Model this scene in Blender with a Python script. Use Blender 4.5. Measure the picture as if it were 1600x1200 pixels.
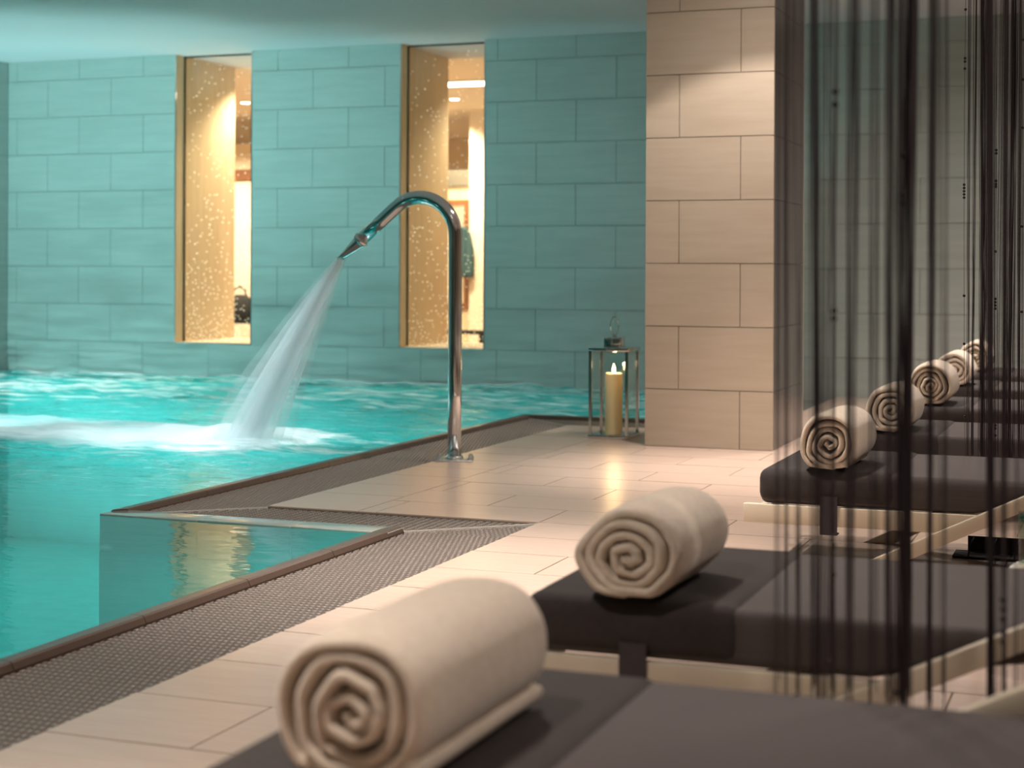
import bpy, bmesh, math, random
from mathutils import Vector, Matrix, noise
for o in list(bpy.data.objects): bpy.data.objects.remove(o, do_unlink=True)
scene = bpy.context.scene
COL = scene.collection
PI = math.pi

# ------------------------------------------------------------------ camera
F_PX, YAW, ROLL, CY, CAM_H = 2556.75, 0.35875, 0.004336, 425.16, 0.8358   # solved from wall, pillar and floor joints
cam_d = bpy.data.cameras.new('camera'); cam = bpy.data.objects.new('camera', cam_d); COL.objects.link(cam)
Rt = Vector((math.cos(YAW), math.sin(YAW), 0)); Fw = Vector((-math.sin(YAW), math.cos(YAW), 0)); Up = Vector((0, 0, 1))
ex = Rt*math.cos(ROLL) + Up*math.sin(ROLL); ey = -Rt*math.sin(ROLL) + Up*math.cos(ROLL); ez = -Fw
cam.matrix_world = Matrix(((ex.x, ey.x, ez.x, 0), (ex.y, ey.y, ez.y, 0), (ex.z, ey.z, ez.z, CAM_H), (0, 0, 0, 1)))
cam_d.sensor_width = 36.0; cam_d.lens = F_PX/1600*36.0
cam_d.shift_y = -(600-CY)/1600
cam_d.clip_start = 0.05; cam_d.clip_end = 100
cam_d.dof.use_dof = True; cam_d.dof.focus_distance = 5.1; cam_d.dof.aperture_fstop = 3.7
scene.camera = cam
scene.cycles.transparent_max_bounces = 24

def ray(x, y):
    a, b = x-800, y-CY; cr, sr = math.cos(ROLL), math.sin(ROLL)
    u = cr*a+sr*b; v = -sr*a+cr*b
    return Rt*(u/F_PX)+Fw-Up*(v/F_PX)
def on_z(x, y, z=0.0):
    d = ray(x, y); return Vector((0, 0, CAM_H))+d*((z-CAM_H)/d.z)
def on_y(x, y, Y):
    d = ray(x, y); return Vector((0, 0, CAM_H))+d*(Y/d.y)

# ------------------------------------------------------------------ world, exposure
world = bpy.data.worlds.new('world'); scene.world = world; world.use_nodes = True
world.node_tree.nodes['Background'].inputs[0].default_value = (0.5, 0.6, 0.65, 1)
world.node_tree.nodes['Background'].inputs[1].default_value = 0.05
vs = scene.view_settings
vs.view_transform = 'Standard'; vs.look = 'None'; vs.gamma = 1.0; vs.use_curve_mapping = False
vs.exposure = 0.0
SPOT_W, POOL_W, ROOM_W = 82.0, 335.0, 150.0
WARM = (1.0, 0.87, 0.79); TEAL = (1.0, 0.86, 0.86)

# ------------------------------------------------------------------ helpers
def rgb(h):
    h = h.lstrip('#'); c = [int(h[i:i+2], 16)/255 for i in (0, 2, 4)]
    return tuple((v/12.92 if v <= .04045 else ((v+.055)/1.055)**2.4) for v in c)+(1,)
MATS = {}
def mat(name, col, rough=.6, metal=0.0, spec=.5, bump=None, var=None, sheen=0, coord='Object', emit=None, alpha=None):
    """procedural principled material; var=(colour2, scale xyz, detail) noise colour, bump=(scale xyz, strength, distance)"""
    if name in MATS: return MATS[name]
    m = bpy.data.materials.new(name); m.use_nodes = True; nt = m.node_tree; b = nt.nodes['Principled BSDF']
    b.inputs['Base Color'].default_value = col; b.inputs['Roughness'].default_value = rough; b.inputs['Metallic'].default_value = metal
    b.inputs['Specular IOR Level'].default_value = spec
    if sheen: b.inputs['Sheen Weight'].default_value = sheen
    if emit: b.inputs['Emission Color'].default_value = emit[0]; b.inputs['Emission Strength'].default_value = emit[1]
    tc = nt.nodes.new('ShaderNodeTexCoord')
    def nz(scale, detail):
        mp = nt.nodes.new('ShaderNodeMapping'); mp.inputs['Scale'].default_value = scale
        geo = nt.nodes.new('ShaderNodeNewGeometry') if coord == 'World' else None
        nt.links.new(geo.outputs['Position'] if geo else tc.outputs[coord], mp.inputs['Vector'])
        n = nt.nodes.new('ShaderNodeTexNoise'); n.inputs['Scale'].default_value = 1; n.inputs['Detail'].default_value = detail
        nt.links.new(mp.outputs[0], n.inputs['Vector']); return n
    if var:
        n = nz(var[1], var[2]); r = nt.nodes.new('ShaderNodeMapRange'); r.inputs[1].default_value = .35; r.inputs[2].default_value = .65
        nt.links.new(n.outputs['Fac'], r.inputs[0])
        mx = nt.nodes.new('ShaderNodeMix'); mx.data_type = 'RGBA'; mx.inputs['A'].default_value = col; mx.inputs['B'].default_value = var[0]
        nt.links.new(r.outputs[0], mx.inputs['Factor']); nt.links.new(mx.outputs['Result'], b.inputs['Base Color'])
    if bump:
        n = nz(bump[0], 3); bp = nt.nodes.new('ShaderNodeBump'); bp.inputs['Strength'].default_value = bump[1]; bp.inputs['Distance'].default_value = bump[2]
        nt.links.new(n.outputs['Fac'], bp.inputs['Height']); nt.links.new(bp.outputs[0], b.inputs['Normal'])
    MATS[name] = m; return m

class MB:
    def __init__(s): s.v = []; s.f = []; s.sm = []
    def quadbox(s, P, smooth=False):
        n = len(s.v); s.v += [tuple(p) for p in P]
        for q in ((0, 3, 2, 1), (4, 5, 6, 7), (0, 1, 5, 4), (1, 2, 6, 5), (2, 3, 7, 6), (3, 0, 4, 7)): s.f.append(tuple(n+i for i in q)); s.sm.append(smooth)
        return s
    def box(s, x0, y0, z0, x1, y1, z1):
        return s.quadbox([(x0, y0, z0), (x1, y0, z0), (x1, y1, z0), (x0, y1, z0), (x0, y0, z1), (x1, y0, z1), (x1, y1, z1), (x0, y1, z1)])
    def prism(s, poly, axis, a, b):
        """poly: list of 2D points; axis 'y': (x,z) pts extruded in y; axis 'z': (x,y) pts extruded in z; axis 'x': (y,z)"""
        n = len(s.v); k = len(poly)
        def P(p, t):
            return (p[0], t, p[1]) if axis == 'y' else ((p[0], p[1], t) if axis == 'z' else (t, p[0], p[1]))
        s.v += [P(p, a) for p in poly]+[P(p, b) for p in poly]
        s.f.append(tuple(range(n, n+k))); s.f.append(tuple(range(n+2*k-1, n+k-1, -1))); s.sm += [False, False]
        for i in range(k):
            j = (i+1) % k; s.f.append((n+i, n+k+i, n+k+j, n+j)); s.sm.append(False)
        return s
    def tube(s, pts, rad, seg=10, cap=True, smooth=True):
        pts = [Vector(p) for p in pts]; n0 = len(s.v)
        if not hasattr(rad, '__len__'): rad = [rad]*len(pts)
        t0 = (pts[1]-pts[0]).normalized(); a = t0.orthogonal().normalized()
        for i, p in enumerate(pts):
            t = (pts[min(i+1, len(pts)-1)]-pts[max(i-1, 0)]).normalized()
            a = (a-t*a.dot(t)).normalized(); b = t.cross(a)
            for k in range(seg):
                an = 2*PI*k/seg; s.v.append(tuple(p+(a*math.cos(an)+b*math.sin(an))*rad[i]))
        for i in range(len(pts)-1):
            for k in range(seg):
                k2 = (k+1) % seg; s.f.append((n0+i*seg+k, n0+i*seg+k2, n0+(i+1)*seg+k2, n0+(i+1)*seg+k)); s.sm.append(smooth)
        if cap:
            s.f.append(tuple(range(n0+seg-1, n0-1, -1))); e = n0+(len(pts)-1)*seg; s.f.append(tuple(range(e, e+seg))); s.sm += [False, False]
        return s
    def lathe(s, prof, c=(0, 0, 0), seg=24, smooth=True):
        n0 = len(s.v)
        for r, z in prof:
            for k in range(seg):
                an = 2*PI*k/seg; s.v.append((c[0]+r*math.cos(an), c[1]+r*math.sin(an), c[2]+z))
        for i in range(len(prof)-1):
            for k in range(seg):
                k2 = (k+1) % seg; s.f.append((n0+i*seg+k, n0+i*seg+k2, n0+(i+1)*seg+k2, n0+(i+1)*seg+k)); s.sm.append(smooth)
        s.f.append(tuple(range(n0+seg-1, n0-1, -1))); e = n0+(len(prof)-1)*seg; s.f.append(tuple(range(e, e+seg))); s.sm += [False, False]
        return s
    def ball(s, c, r, seg=8, rings=6, sz=1.0):
        pr = [(max(1e-5, r*math.sin(PI*i/rings)), -r*sz*math.cos(PI*i/rings)) for i in range(rings+1)]
        return s.lathe(pr, c, seg)
    def mesh(s, name, m):
        me = bpy.data.meshes.new(name); me.from_pydata(s.v, [], s.f); me.polygons.foreach_set('use_smooth', s.sm)
        if m: me.materials.append(m)
        bm = bmesh.new(); bm.from_mesh(me); bmesh.ops.recalc_face_normals(bm, faces=bm.faces); bm.to_mesh(me); bm.free()
        return me
    def build(s, name, m, parent=None, bevel=0, bseg=2, loc=None):
        me = s.mesh(name, m)
        if bevel:
            bm = bmesh.new(); bm.from_mesh(me)
            es = [e for e in bm.edges if len(e.link_faces) == 2 and e.calc_face_angle(0) > .5]
            bmesh.ops.bevel(bm, geom=es, offset=bevel, segments=bseg, profile=.5, affect='EDGES', clamp_overlap=True)
            for f in bm.faces: f.smooth = True
            bm.to_mesh(me); bm.free()
            me.set_sharp_from_angle(angle=.9)
        return link(name, me, parent, loc)
def link(name, me, parent=None, loc=None):
    o = bpy.data.objects.new(name, me); COL.objects.link(o)
    if parent: o.parent = parent
    if loc is not None: o.location = loc
    return o
def tag(o, label=None, cat=None, group=None, kind=None):
    if label: o['label'] = label
    if cat: o['category'] = cat
    if group: o['group'] = group
    if kind: o['kind'] = kind
    return o
def empty(name, loc=(0, 0, 0), label=None, cat=None, group=None, kind=None):
    o = bpy.data.objects.new(name, None); COL.objects.link(o); o.location = loc; o.empty_display_size = .1
    return tag(o, label, cat, group, kind)
def copy_tree(o, parent=None):
    c = o.copy(); COL.objects.link(c); c.parent = parent
    for ch in list(o.children): copy_tree(ch, c)
    return c

# ------------------------------------------------------------------ materials
tileM = mat('stone_tile', rgb('#b7a997'), .5, var=(rgb('#b1a28f'), (3, 3, 30), 3), bump=((4, 4, 60), .05, .002), coord='World')
backM = mat('grey_green_tile', rgb('#a9b0ab'), .5, var=(rgb('#a2a9a4'), (3, 3, 30), 3), bump=((4, 4, 60), .05, .002), coord='World')
floorM = mat('floor_tile', rgb('#bfaa9b'), .30, var=(rgb('#b7a192'), (6, 60, 6), 4), bump=((6, 50, 6), .05, .002), coord='World')
groutM = mat('grout', rgb('#84796d'), .9)
groutW = mat('wall_grout', rgb('#8d8a80'), .9)
ceilM = mat('ceiling_paint', rgb('#cbc6c8'), .9)
chrome = mat('polished_steel', (.72, .72, .72, 1), .08, 1)
steelM = mat('brushed_steel', (.55, .55, .54, 1), .3, 1)
rimM = mat('rim_ceramic', rgb('#55463d'), .3, bump=((30, 30, 5), .2, .003), coord='World')
grateM = mat('grate_plastic', rgb('#8d857e'), .40)
trimM = mat('pale_strip', rgb('#c9c4bb'), .4)
basinM = mat('basin_mosaic', rgb('#54bab5'), .5, var=(rgb('#4aaea9'), (8, 8, 8), 2), coord='World')
gutterM = mat('gutter_dark', rgb('#262320'), .8)
beigeM = mat('beige_panel', rgb('#d3bf9f'), .5, var=(rgb('#c8b18f'), (40, 40, 2), 3), coord='World')
wallbM = mat('cream_plaster', rgb('#e6d6bd'), .8)
woodM = mat('brown_wood', rgb('#8a5a36'), .5, var=(rgb('#75492a'), (30, 30, 4), 3))
darkM = mat('black_fabric', rgb('#1c1a19'), .8)
frameM = mat('cream_enamel', rgb('#cbbfaa'), .4)
matM = mat('mauve_canvas', rgb('#463d3b'), .8, var=(rgb('#403735'), (2, 2, 300), 2), bump=((3, 250, 250), .25, .002), sheen=.1)
coverM = mat('charcoal_canvas', rgb('#322a27'), .85, var=(rgb('#2c2523'), (60, 60, 60), 3), bump=((300, 300, 300), .2, .001))
strapM = mat('strap_webbing', rgb('#3c3537'), .8)
towelM = mat('terry_cotton', rgb('#d9cbb8'), .95, var=(rgb('#cfbfab'), (90, 90, 90), 3), bump=((380, 380, 380), .7, .003), sheen=.3)
stringM = mat('string_yarn', rgb('#2f2428'), .6)
beadM = mat('dark_bead', rgb('#241d1e'), .15)
waxM = mat('candle_wax', rgb('#efdcae'), .5); 
_b = waxM.node_tree.nodes['Principled BSDF']; _b.inputs['Subsurface Weight'].default_value = .5; _b.inputs['Subsurface Radius'].default_value = (.04, .02, .008)
flameM = mat('flame', (1, .7, .3, 1), emit=((1, .72, .36, 1), 40))
lampM = mat('lamp_lens', (1, .9, .75, 1), emit=((1, .86, .66, 1), 14))
poollampM = mat('pool_lamp_lens', (.7, 1, 1, 1), emit=((.4, 1, .98, 1), 6))
whiteM = mat('white_lacquer', rgb('#e4e1da'), .35)
robeM = mat('teal_towel_cloth', rgb('#3e5a5c'), .9, var=(rgb('#324a4c'), (2, 2, 60), 1))
greyM = mat('grey_laminate', rgb('#6b6458'), .6)

def glass(name, tint=(1, 1, 1, 1), rough=.0):
    m = bpy.data.materials.new(name); m.use_nodes = True; nt = m.node_tree; nt.nodes.clear()
    out = nt.nodes.new('ShaderNodeOutputMaterial'); mx = nt.nodes.new('ShaderNodeMixShader'); fr = nt.nodes.new('ShaderNodeFresnel'); fr.inputs[0].default_value = 1.45
    tr = nt.nodes.new('ShaderNodeBsdfTransparent'); tr.inputs[0].default_value = tint; gl = nt.nodes.new('ShaderNodeBsdfGlossy'); gl.inputs['Roughness'].default_value = rough
    geo = nt.nodes.new('ShaderNodeNewGeometry'); bf = nt.nodes.new('ShaderNodeMix'); bf.data_type = 'FLOAT'; bf.inputs[3].default_value = .04
    nt.links.new(geo.outputs['Backfacing'], bf.inputs[0]); nt.links.new(fr.outputs[0], bf.inputs[2])
    nt.links.new(bf.outputs[0], mx.inputs[0]); nt.links.new(tr.outputs[0], mx.inputs[1]); nt.links.new(gl.outputs[0], mx.inputs[2]); nt.links.new(mx.outputs[0], out.inputs[0])
    return m
glassM = glass('clear_glass', (.97, .98, .97, 1))

def water_material():
    m = bpy.data.materials.new('pool_water'); m.use_nodes = True; nt = m.node_tree; nt.nodes.clear(); N = nt.nodes.new; L = nt.links.new
    out = N('ShaderNodeOutputMaterial'); geo = N('ShaderNodeNewGeometry')
    def nz(scale, detail, rough=.5, dist=0):
        mp = N('ShaderNodeMapping'); mp.inputs['Scale'].default_value = scale; L(geo.outputs['Position'], mp.inputs['Vector'])
        n = N('ShaderNodeTexNoise'); n.inputs['Scale'].default_value = 1; n.inputs['Detail'].default_value = detail; n.inputs['Roughness'].default_value = rough; n.inputs['Distortion'].default_value = dist
        L(mp.outputs[0], n.inputs['Vector']); return n
    n1 = nz((6, 13, 1), 3); bp = N('ShaderNodeBump'); bp.inputs['Distance'].default_value = .075; L(n1.outputs['Fac'], bp.inputs['Height'])
    at = N('ShaderNodeAttribute'); at.attribute_name = 'churn'
    bs = N('ShaderNodeMath'); bs.operation = 'MULTIPLY_ADD'; L(at.outputs['Fac'], bs.inputs[0]); bs.inputs[1].default_value = .9; bs.inputs[2].default_value = .035; bs.use_clamp = True; L(bs.outputs[0], bp.inputs['Strength'])
    fr = N('ShaderNodeFresnel'); fr.inputs[0].default_value = 1.33; L(bp.outputs[0], fr.inputs['Normal'])
    gl = N('ShaderNodeBsdfGlossy'); gl.inputs['Roughness'].default_value = .035; L(bp.outputs[0], gl.inputs['Normal'])
    tr = N('ShaderNodeBsdfTransparent'); tr.inputs[0].default_value = (.38, .93, .93, 1)
    # air bubbles make whirlpool water milky
    df = N('ShaderNodeBsdfDiffuse'); df.inputs[0].default_value = (.01, .34, .325, 1)
    tl = N('ShaderNodeBsdfTranslucent'); tl.inputs[0].default_value = (.01, .32, .30, 1)
    milk = N('ShaderNodeMixShader'); milk.inputs[0].default_value = .16; L(df.outputs[0], milk.inputs[1]); L(tl.outputs[0], milk.inputs[2])
    mf = N('ShaderNodeMapRange'); mf.inputs[3].default_value = .45; mf.inputs[4].default_value = .78; L(at.outputs['Fac'], mf.inputs[0])
    body = N('ShaderNodeMixShader'); L(mf.outputs[0], body.inputs[0]); L(tr.outputs[0], body.inputs[1]); L(milk.outputs[0], body.inputs[2])
    # light leaving the water is refracted out, not mirrored back: small constant loss on the underside
    bfm = N('ShaderNodeMix'); bfm.data_type = 'FLOAT'; L(geo.outputs['Backfacing'], bfm.inputs[0]); L(fr.outputs[0], bfm.inputs[2]); bfm.inputs[3].default_value = .06
    cf = N('ShaderNodeMapRange'); cf.inputs[3].default_value = 1.0; cf.inputs[4].default_value = .30; L(at.outputs['Fac'], cf.inputs[0])
    fm2 = N('ShaderNodeMath'); fm2.operation = 'MULTIPLY'; L(bfm.outputs[0], fm2.inputs[0]); L(cf.outputs[0], fm2.inputs[1])
    surf = N('ShaderNodeMixShader'); L(fm2.outputs[0], surf.inputs[0]); L(body.outputs[0], surf.inputs[1]); L(gl.outputs[0], surf.inputs[2])
    # foam streaks floating on the churned water
    nf = nz((2.2, 9, 1), 8, .66, .7)
    ad = N('ShaderNodeMath'); ad.operation = 'MULTIPLY_ADD'; L(at.outputs['Fac'], ad.inputs[0]); ad.inputs[1].default_value = .30; L(nf.outputs['Fac'], ad.inputs[2])
    mr = N('ShaderNodeMapRange'); mr.inputs[1].default_value = .76; mr.inputs[2].default_value = 1.0; L(ad.outputs[0], mr.inputs[0])
    fd = N('ShaderNodeBsdfDiffuse'); fd.inputs[0].default_value = (.86, .93, .94, 1)
    ft = N('ShaderNodeBsdfTranslucent'); ft.inputs[0].default_value = (.80, .95, .95, 1)
    fm = N('ShaderNodeMixShader'); fm.inputs[0].default_value = .4; L(fd.outputs[0], fm.inputs[1]); L(ft.outputs[0], fm.inputs[2])
    fin = N('ShaderNodeMixShader'); L(mr.outputs[0], fin.inputs[0]); L(surf.outputs[0], fin.inputs[1]); L(fm.outputs[0], fin.inputs[2])
    L(fin.outputs[0], out.inputs[0]); return m
def spray_material(name, lo, hi, scale, amax):
    m = bpy.data.materials.new(name); m.use_nodes = True; nt = m.node_tree; nt.nodes.clear(); N = nt.nodes.new; L = nt.links.new
    out = N('ShaderNodeOutputMaterial'); uv = N('ShaderNodeUVMap'); uv.uv_map = 'flow'
    mp = N('ShaderNodeMapping'); mp.inputs['Scale'].default_value = scale; L(uv.outputs[0], mp.inputs[0])
    n = N('ShaderNodeTexNoise'); n.inputs['Scale'].default_value = 1; n.inputs['Detail'].default_value = 4; L(mp.outputs[0], n.inputs['Vector'])
    mr = N('ShaderNodeMapRange'); mr.inputs[1].default_value = lo; mr.inputs[2].default_value = hi; mr.inputs[4].default_value = amax; L(n.outputs['Fac'], mr.inputs[0])
    at = N('ShaderNodeAttribute'); at.attribute_name = 'dens'
    mu = N('ShaderNodeMath'); mu.operation = 'MULTIPLY'; L(mr.outputs[0], mu.inputs[0]); L(at.outputs['Fac'], mu.inputs[1])
    d = N('ShaderNodeBsdfDiffuse'); d.inputs[0].default_value = (.52, .55, .56, 1); t = N('ShaderNodeBsdfTranslucent'); t.inputs[0].default_value = (.40, .43, .44, 1)
    mx = N('ShaderNodeAddShader'); L(d.outputs[0], mx.inputs[0]); L(t.outputs[0], mx.inputs[1])
    tr = N('ShaderNodeBsdfTransparent'); f = N('ShaderNodeMixShader'); L(mu.outputs[0], f.inputs[0]); L(tr.outputs[0], f.inputs[1]); L(mx.outputs[0], f.inputs[2]); L(f.outputs[0], out.inputs[0])
    return m

# ------------------------------------------------------------------ lamps of the room
def spot(name, loc, target, power, col, size, blend=.6, rad=.04):
    l = bpy.data.lights.new(name, 'SPOT'); l.energy = power; l.color = col; l.spot_size = size; l.spot_blend = blend; l.shadow_soft_size = rad
    o = bpy.data.objects.new(name, l); COL.objects.link(o); o.location = loc
    o.rotation_euler = (Vector(target)-Vector(loc)).to_track_quat('-Z', 'Y').to_euler(); return o
CEIL = 2.54
# layout constants (metres, floor z = 0)
WALL_Y, LEFT_X, RIGHT_X, NEAR_Y = 11.157, -8.62, 3.2, -2.6
GX = -1.834           # floor edge at the near and far gutter
JY = 5.153            # floor edge at the step of the gutter
FX = -2.858           # floor edge along the narrow pool
BY = 8.50             # floor edge at the back gutter
RX, RJ, RF, RB = -2.183, 4.835, -3.215, 8.86    # outer foot of the rim on each run
RW = .05
ZG, ZR, ZW = -.007, .013, .004

# ------------------------------------------------------------------ floor with tiles
floor = empty('floor', kind='structure')
mb = MB()
mb.box(GX, NEAR_Y, -.3, RIGHT_X, JY, -.004); mb.box(FX, JY, -.3, RIGHT_X, BY, -.004); mb.box(GX, BY, -.3, RIGHT_X, WALL_Y, -.004)
mb.build('grout_bed', groutM, floor)
g = .0022
TP = .2968; XP = .6048; X0 = -1.832
def floor_regions(x0, x1, y0, y1):
    out = []
    for (a, b, c, d) in ((GX, RIGHT_X, NEAR_Y, JY), (-2.505, RIGHT_X, JY, BY), (GX, RIGHT_X, BY, WALL_Y)):
        u0, u1, v0, v1 = max(x0, a), min(x1, b), max(y0, c), min(y1, d)
        if u1-u0 > .02 and v1-v0 > .02: out.append((u0, u1, v0, v1))
    return out
rest = MB(); tcache = {}; rnd = random.Random(4); ntile = 0
def put_tile(rs, parent, m, t=.012, zt=0):
    for (u0, u1, v0, v1) in rs:
        if len(rs) > 1 and False: pass
        key = (round(u1-u0, 3), round(v1-v0, 3))
        if key not in tcache:
            a, b = (u1-u0)/2-g/2, (v1-v0)/2-g/2
            mm = MB(); c = .0012
            mm.quadbox([(-a, -b, -t), (a, -b, -t), (a, b, -t), (-a, b, -t), (-a+c, -b+c, 0), (a-c, -b+c, 0), (a-c, b-c, 0), (-a+c, b-c, 0)])
            tcache[key] = mm.mesh('tile', m)
        o = link('tile', tcache[key], parent, ((u0+u1)/2, (v0+v1)/2, zt-rnd.random()*.0006))
for k in range(-28, 21):
    y0 = 5.45+k*TP; y1 = y0+TP
    off = X0 if k % 2 else X0-XP/2
    for i in range(-3, 10):
        x0 = off+i*XP; x1 = x0+XP
        rs = floor_regions(x0, x1, y0, y1)
        if not rs: continue
        if x1 < .75 and y0 > .6 or (x0 < -1 and y0 > 0):
            put_tile(rs, floor, floorM)
        else:
            for (u0, u1, v0, v1) in rs: rest.box(u0+g/2, v0+g/2, -.012, u1-g/2, v1-g/2, 0)
tag(rest.build('tile_field', floorM, floor), kind='stuff')
yb = [JY, 5.55, 5.85, 6.15, 6.45, 6.75, 7.03, 7.31, 7.61, 7.91, 8.21, BY]
for a, b in zip(yb, yb[1:]): put_tile([(FX, -2.505, a, b)], floor, floorM)

# gutter under the grates
gut = MB()
gut.box(RX, NEAR_Y, -.3, GX, JY, -.12); gut.box(RF, RJ, -.3, RX, JY, -.12); gut.box(RF, JY, -.3, FX, BY, -.12); gut.box(RF, BY, -.3, GX, RB, -.12); gut.box(RX, RB, -.3, GX, WALL_Y, -.12)
tag(gut.build('gutter_channel', gutterM), kind='structure')

# ------------------------------------------------------------------ pool basin and rim
basin = MB()
D = -1.35
basin.box(LEFT_X, NEAR_Y, D-.1, RX, WALL_Y, D)
basin.box(RX-RW, NEAR_Y, D, RX, RJ-RW, -.12); basin.box(RF-RW, RJ-.115, D, RX, RJ, -.12); basin.box(RF-RW, RJ, D, RF, RB+RW, -.12); basin.box(RF, RB, D, RX, RB+RW, -.12); basin.box(RX-RW, RB+RW, D, RX, WALL_Y, -.12)
basin.box(LEFT_X, NEAR_Y, D, LEFT_X+.06, WALL_Y-.06, -.03); basin.box(LEFT_X, WALL_Y-.06, D, RX, WALL_Y-.001, -.03)
tag(basin.build('pool_basin', basinM), kind='structure')
rim = empty('pool_rim', kind='structure')
slabM = mat('wet_rim_slab', rgb('#9aa39b'), .12)
def rimseg(p, q, nrm, miter0, miter1, ZR=ZR):
    """ribbed rim block from p to q; nrm = outward (deck side) unit vector; mitre offsets shift the inner ends"""
    px, py = p; qx, qy = q; dx, dy = (qx-px), (qy-py); L = math.hypot(dx, dy); dx /= L; dy /= L
    prof = [(0, -.12), (0, ZG+.002), (-.006, ZR-.004), (-.012, ZR), (-RW+.006, ZR), (-RW, ZR-.006), (-RW, -.12)]
    m = MB(); n = len(prof)
    for s, (bx, by), mit in ((0, p, miter0), (1, q, miter1)):
        for o, z in prof:
            sh = -o*mit
            m.v.append((bx+nrm[0]*o+dx*sh, by+nrm[1]*o+dy*sh, z))
    m.f = [tuple(range(n)), tuple(range(2*n-1, n-1, -1))]+[(i, n+i, n+(i+1) % n, (i+1) % n) for i in range(n)]; m.sm = [False]*len(m.f)
    return m
def rim_run(p, q, nrm, m0, m1, top=ZR):
    L = math.hypot(q[0]-p[0], q[1]-p[1]); k = max(1, round(L/.5)); 
    for i in range(k):
        a = i/k; b = (i+1)/k; gp = .0012/L
        P = (p[0]+(q[0]-p[0])*(a+(gp if i else 0)), p[1]+(q[1]-p[1])*(a+(gp if i else 0))); Q = (p[0]+(q[0]-p[0])*(b-(gp if i < k-1 else 0)), p[1]+(q[1]-p[1])*(b-(gp if i < k-1 else 0)))
        rimseg(P, Q, nrm, m0 if i == 0 else 0, m1 if i == k-1 else 0, top).build('rim_block', rimM, rim)
rim_run((RX, NEAR_Y), (RX, RJ), (1, 0), 0, -1)
for a_, b_ in ((RF-RW, RF+.33), (RF+.332, RF+.68), (RF+.682, RX-.004)): MB().box(a_, RJ-.115, -.12, b_, RJ, ZW+.004).build('rim_block', slabM, rim, bevel=.003)
rim_run((RF, RJ), (RF, RB), (1, 0), -1, 1)
rim_run((RF, RB), (RX, RB), (0, -1), -1, 1)
rim_run((RX, RB), (RX, WALL_Y), (1, 0), -1, 0)
# (re-entrant corners of the step are closed by the mitres)

# ------------------------------------------------------------------ overflow grates: bars with nubs
BP = .0265
def bar_mesh(L, w=.0185, ph=0.0):
    """bar along +x of length L, top at z=0"""
    m = MB(); m.box(0, -w/2, -.03, L, w/2, -.009)
    p = .0165; x = .0015-ph*p
    while x < L:
        a, b = max(x, 0), min(x+p-.0055, L)
        if b-a > .004:
            e = .0018
            m.quadbox([(a, -w/2, -.009), (b, -w/2, -.009), (b, w/2, -.009), (a, w/2, -.009), (a+e, -w/2+e, 0), (b-e, -w/2+e, 0), (b-e, w/2-e, 0), (a+e, w/2-e, 0)])
        x += p
    return m.mesh('grate_bar', grateM)
bcache = {}
def put_bar(parent, x, y, L, rot):
    put_bar.n += 1; k = (round(L, 3), put_bar.n % 2)
    if L < .03: return
    if k not in bcache: bcache[k] = bar_mesh(k[0], ph=.5*k[1])
    o = link('grate_bar', bcache[k], parent, (x, y, ZG)); o.rotation_euler.z = rot
put_bar.n = 0
def rails(parent, pts):
    m = MB()
    for (x0, y0, x1, y1) in pts: m.box(x0, y0, -.045, x1, y1, -.028)
    m.build('carrier_rail', gutterM, parent)
GA = empty('drain_grate', (0, 0, 0), 'long pale ribbed overflow grate in the foreground beside the near pool edge', 'grate')
GB = empty('drain_grate', (0, 0, 0), 'short dark ribbed overflow grate crossing the step in the pool edge', 'grate')
GC = empty('drain_grate', (0, 0, 0), 'grey ribbed overflow grate running past the foot of the water spout', 'grate')
GD = empty('drain_grate', (0, 0, 0), 'far ribbed overflow grate behind the lantern and the tiled pillar', 'grate')
W1 = GX-RX; WJ = JY-RJ
y = 0.4
while y < JY-.012:
    x0 = RX if y < RJ else RX+W1*(y-RJ)/WJ          # mitre towards the outer tip
    put_bar(GA, x0+.006, y, GX-x0-.014, 0); y += BP
x = RF+.012
WF = FX-RF
while x < GX-.01:
    ylo = RJ if x < RX else RJ+WJ*(x-RX)/W1
    yhi = JY if x > FX else RJ+WJ*(x-RF)/WF
    put_bar(GB, x, ylo+.004, yhi-ylo-.008, PI/2); x += BP
y = RJ+.012
while y < RB-.012:
    x1 = FX if JY < y < BY else (RF+WF*(y-RJ)/WJ if y <= JY else RF+WF*(RB-y)/(RB-BY))
    put_bar(GC, RF+.004, y, x1-RF-.008, 0); y += BP
x = RF+.012
while x < GX-.01:
    ylo = BY if x > FX else RB-(RB-BY)*(x-RF)/WF
    put_bar(GD, x, ylo+.004, RB-ylo-.008, PI/2); x += BP
rails(GA, [(RX+.05, .4, RX+.07, JY-.2), (GX-.07, .4, GX-.05, JY-.02)])
rails(GB, [(RF+.2, RJ+.05, RX, RJ+.07), (FX-.05, JY-.07, GX-.1, JY-.05)])
rails(GC, [(RF+.05, RJ+.1, RF+.07, RB-.1), (FX-.07, JY, FX-.05, BY)])
rails(GD, [(FX, BY+.05, GX-.02, BY+.07), (RF+.2, RB-.07, GX-.02, RB-.05)])
def strip(parent, p, q):
    d = Vector((q[0]-p[0], q[1]-p[1], 0)).normalized(); n = Vector((-d.y, d.x, 0))*.004
    a, b = Vector((p[0], p[1], 0)), Vector((q[0], q[1], 0)); m = MB()
    P = [a-n, b-n, b+n, a+n]
    m.quadbox([(v.x, v.y, ZG-.03) for v in P]+[(v.x, v.y, ZG+.003) for v in P]); m.build('mitre_strip', trimM, parent)
strip(GB, (RX, RJ), (GX, JY)); strip(GB, (RF, RJ), (FX, JY)); strip(GC, (RF, RB), (FX, BY))

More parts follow.
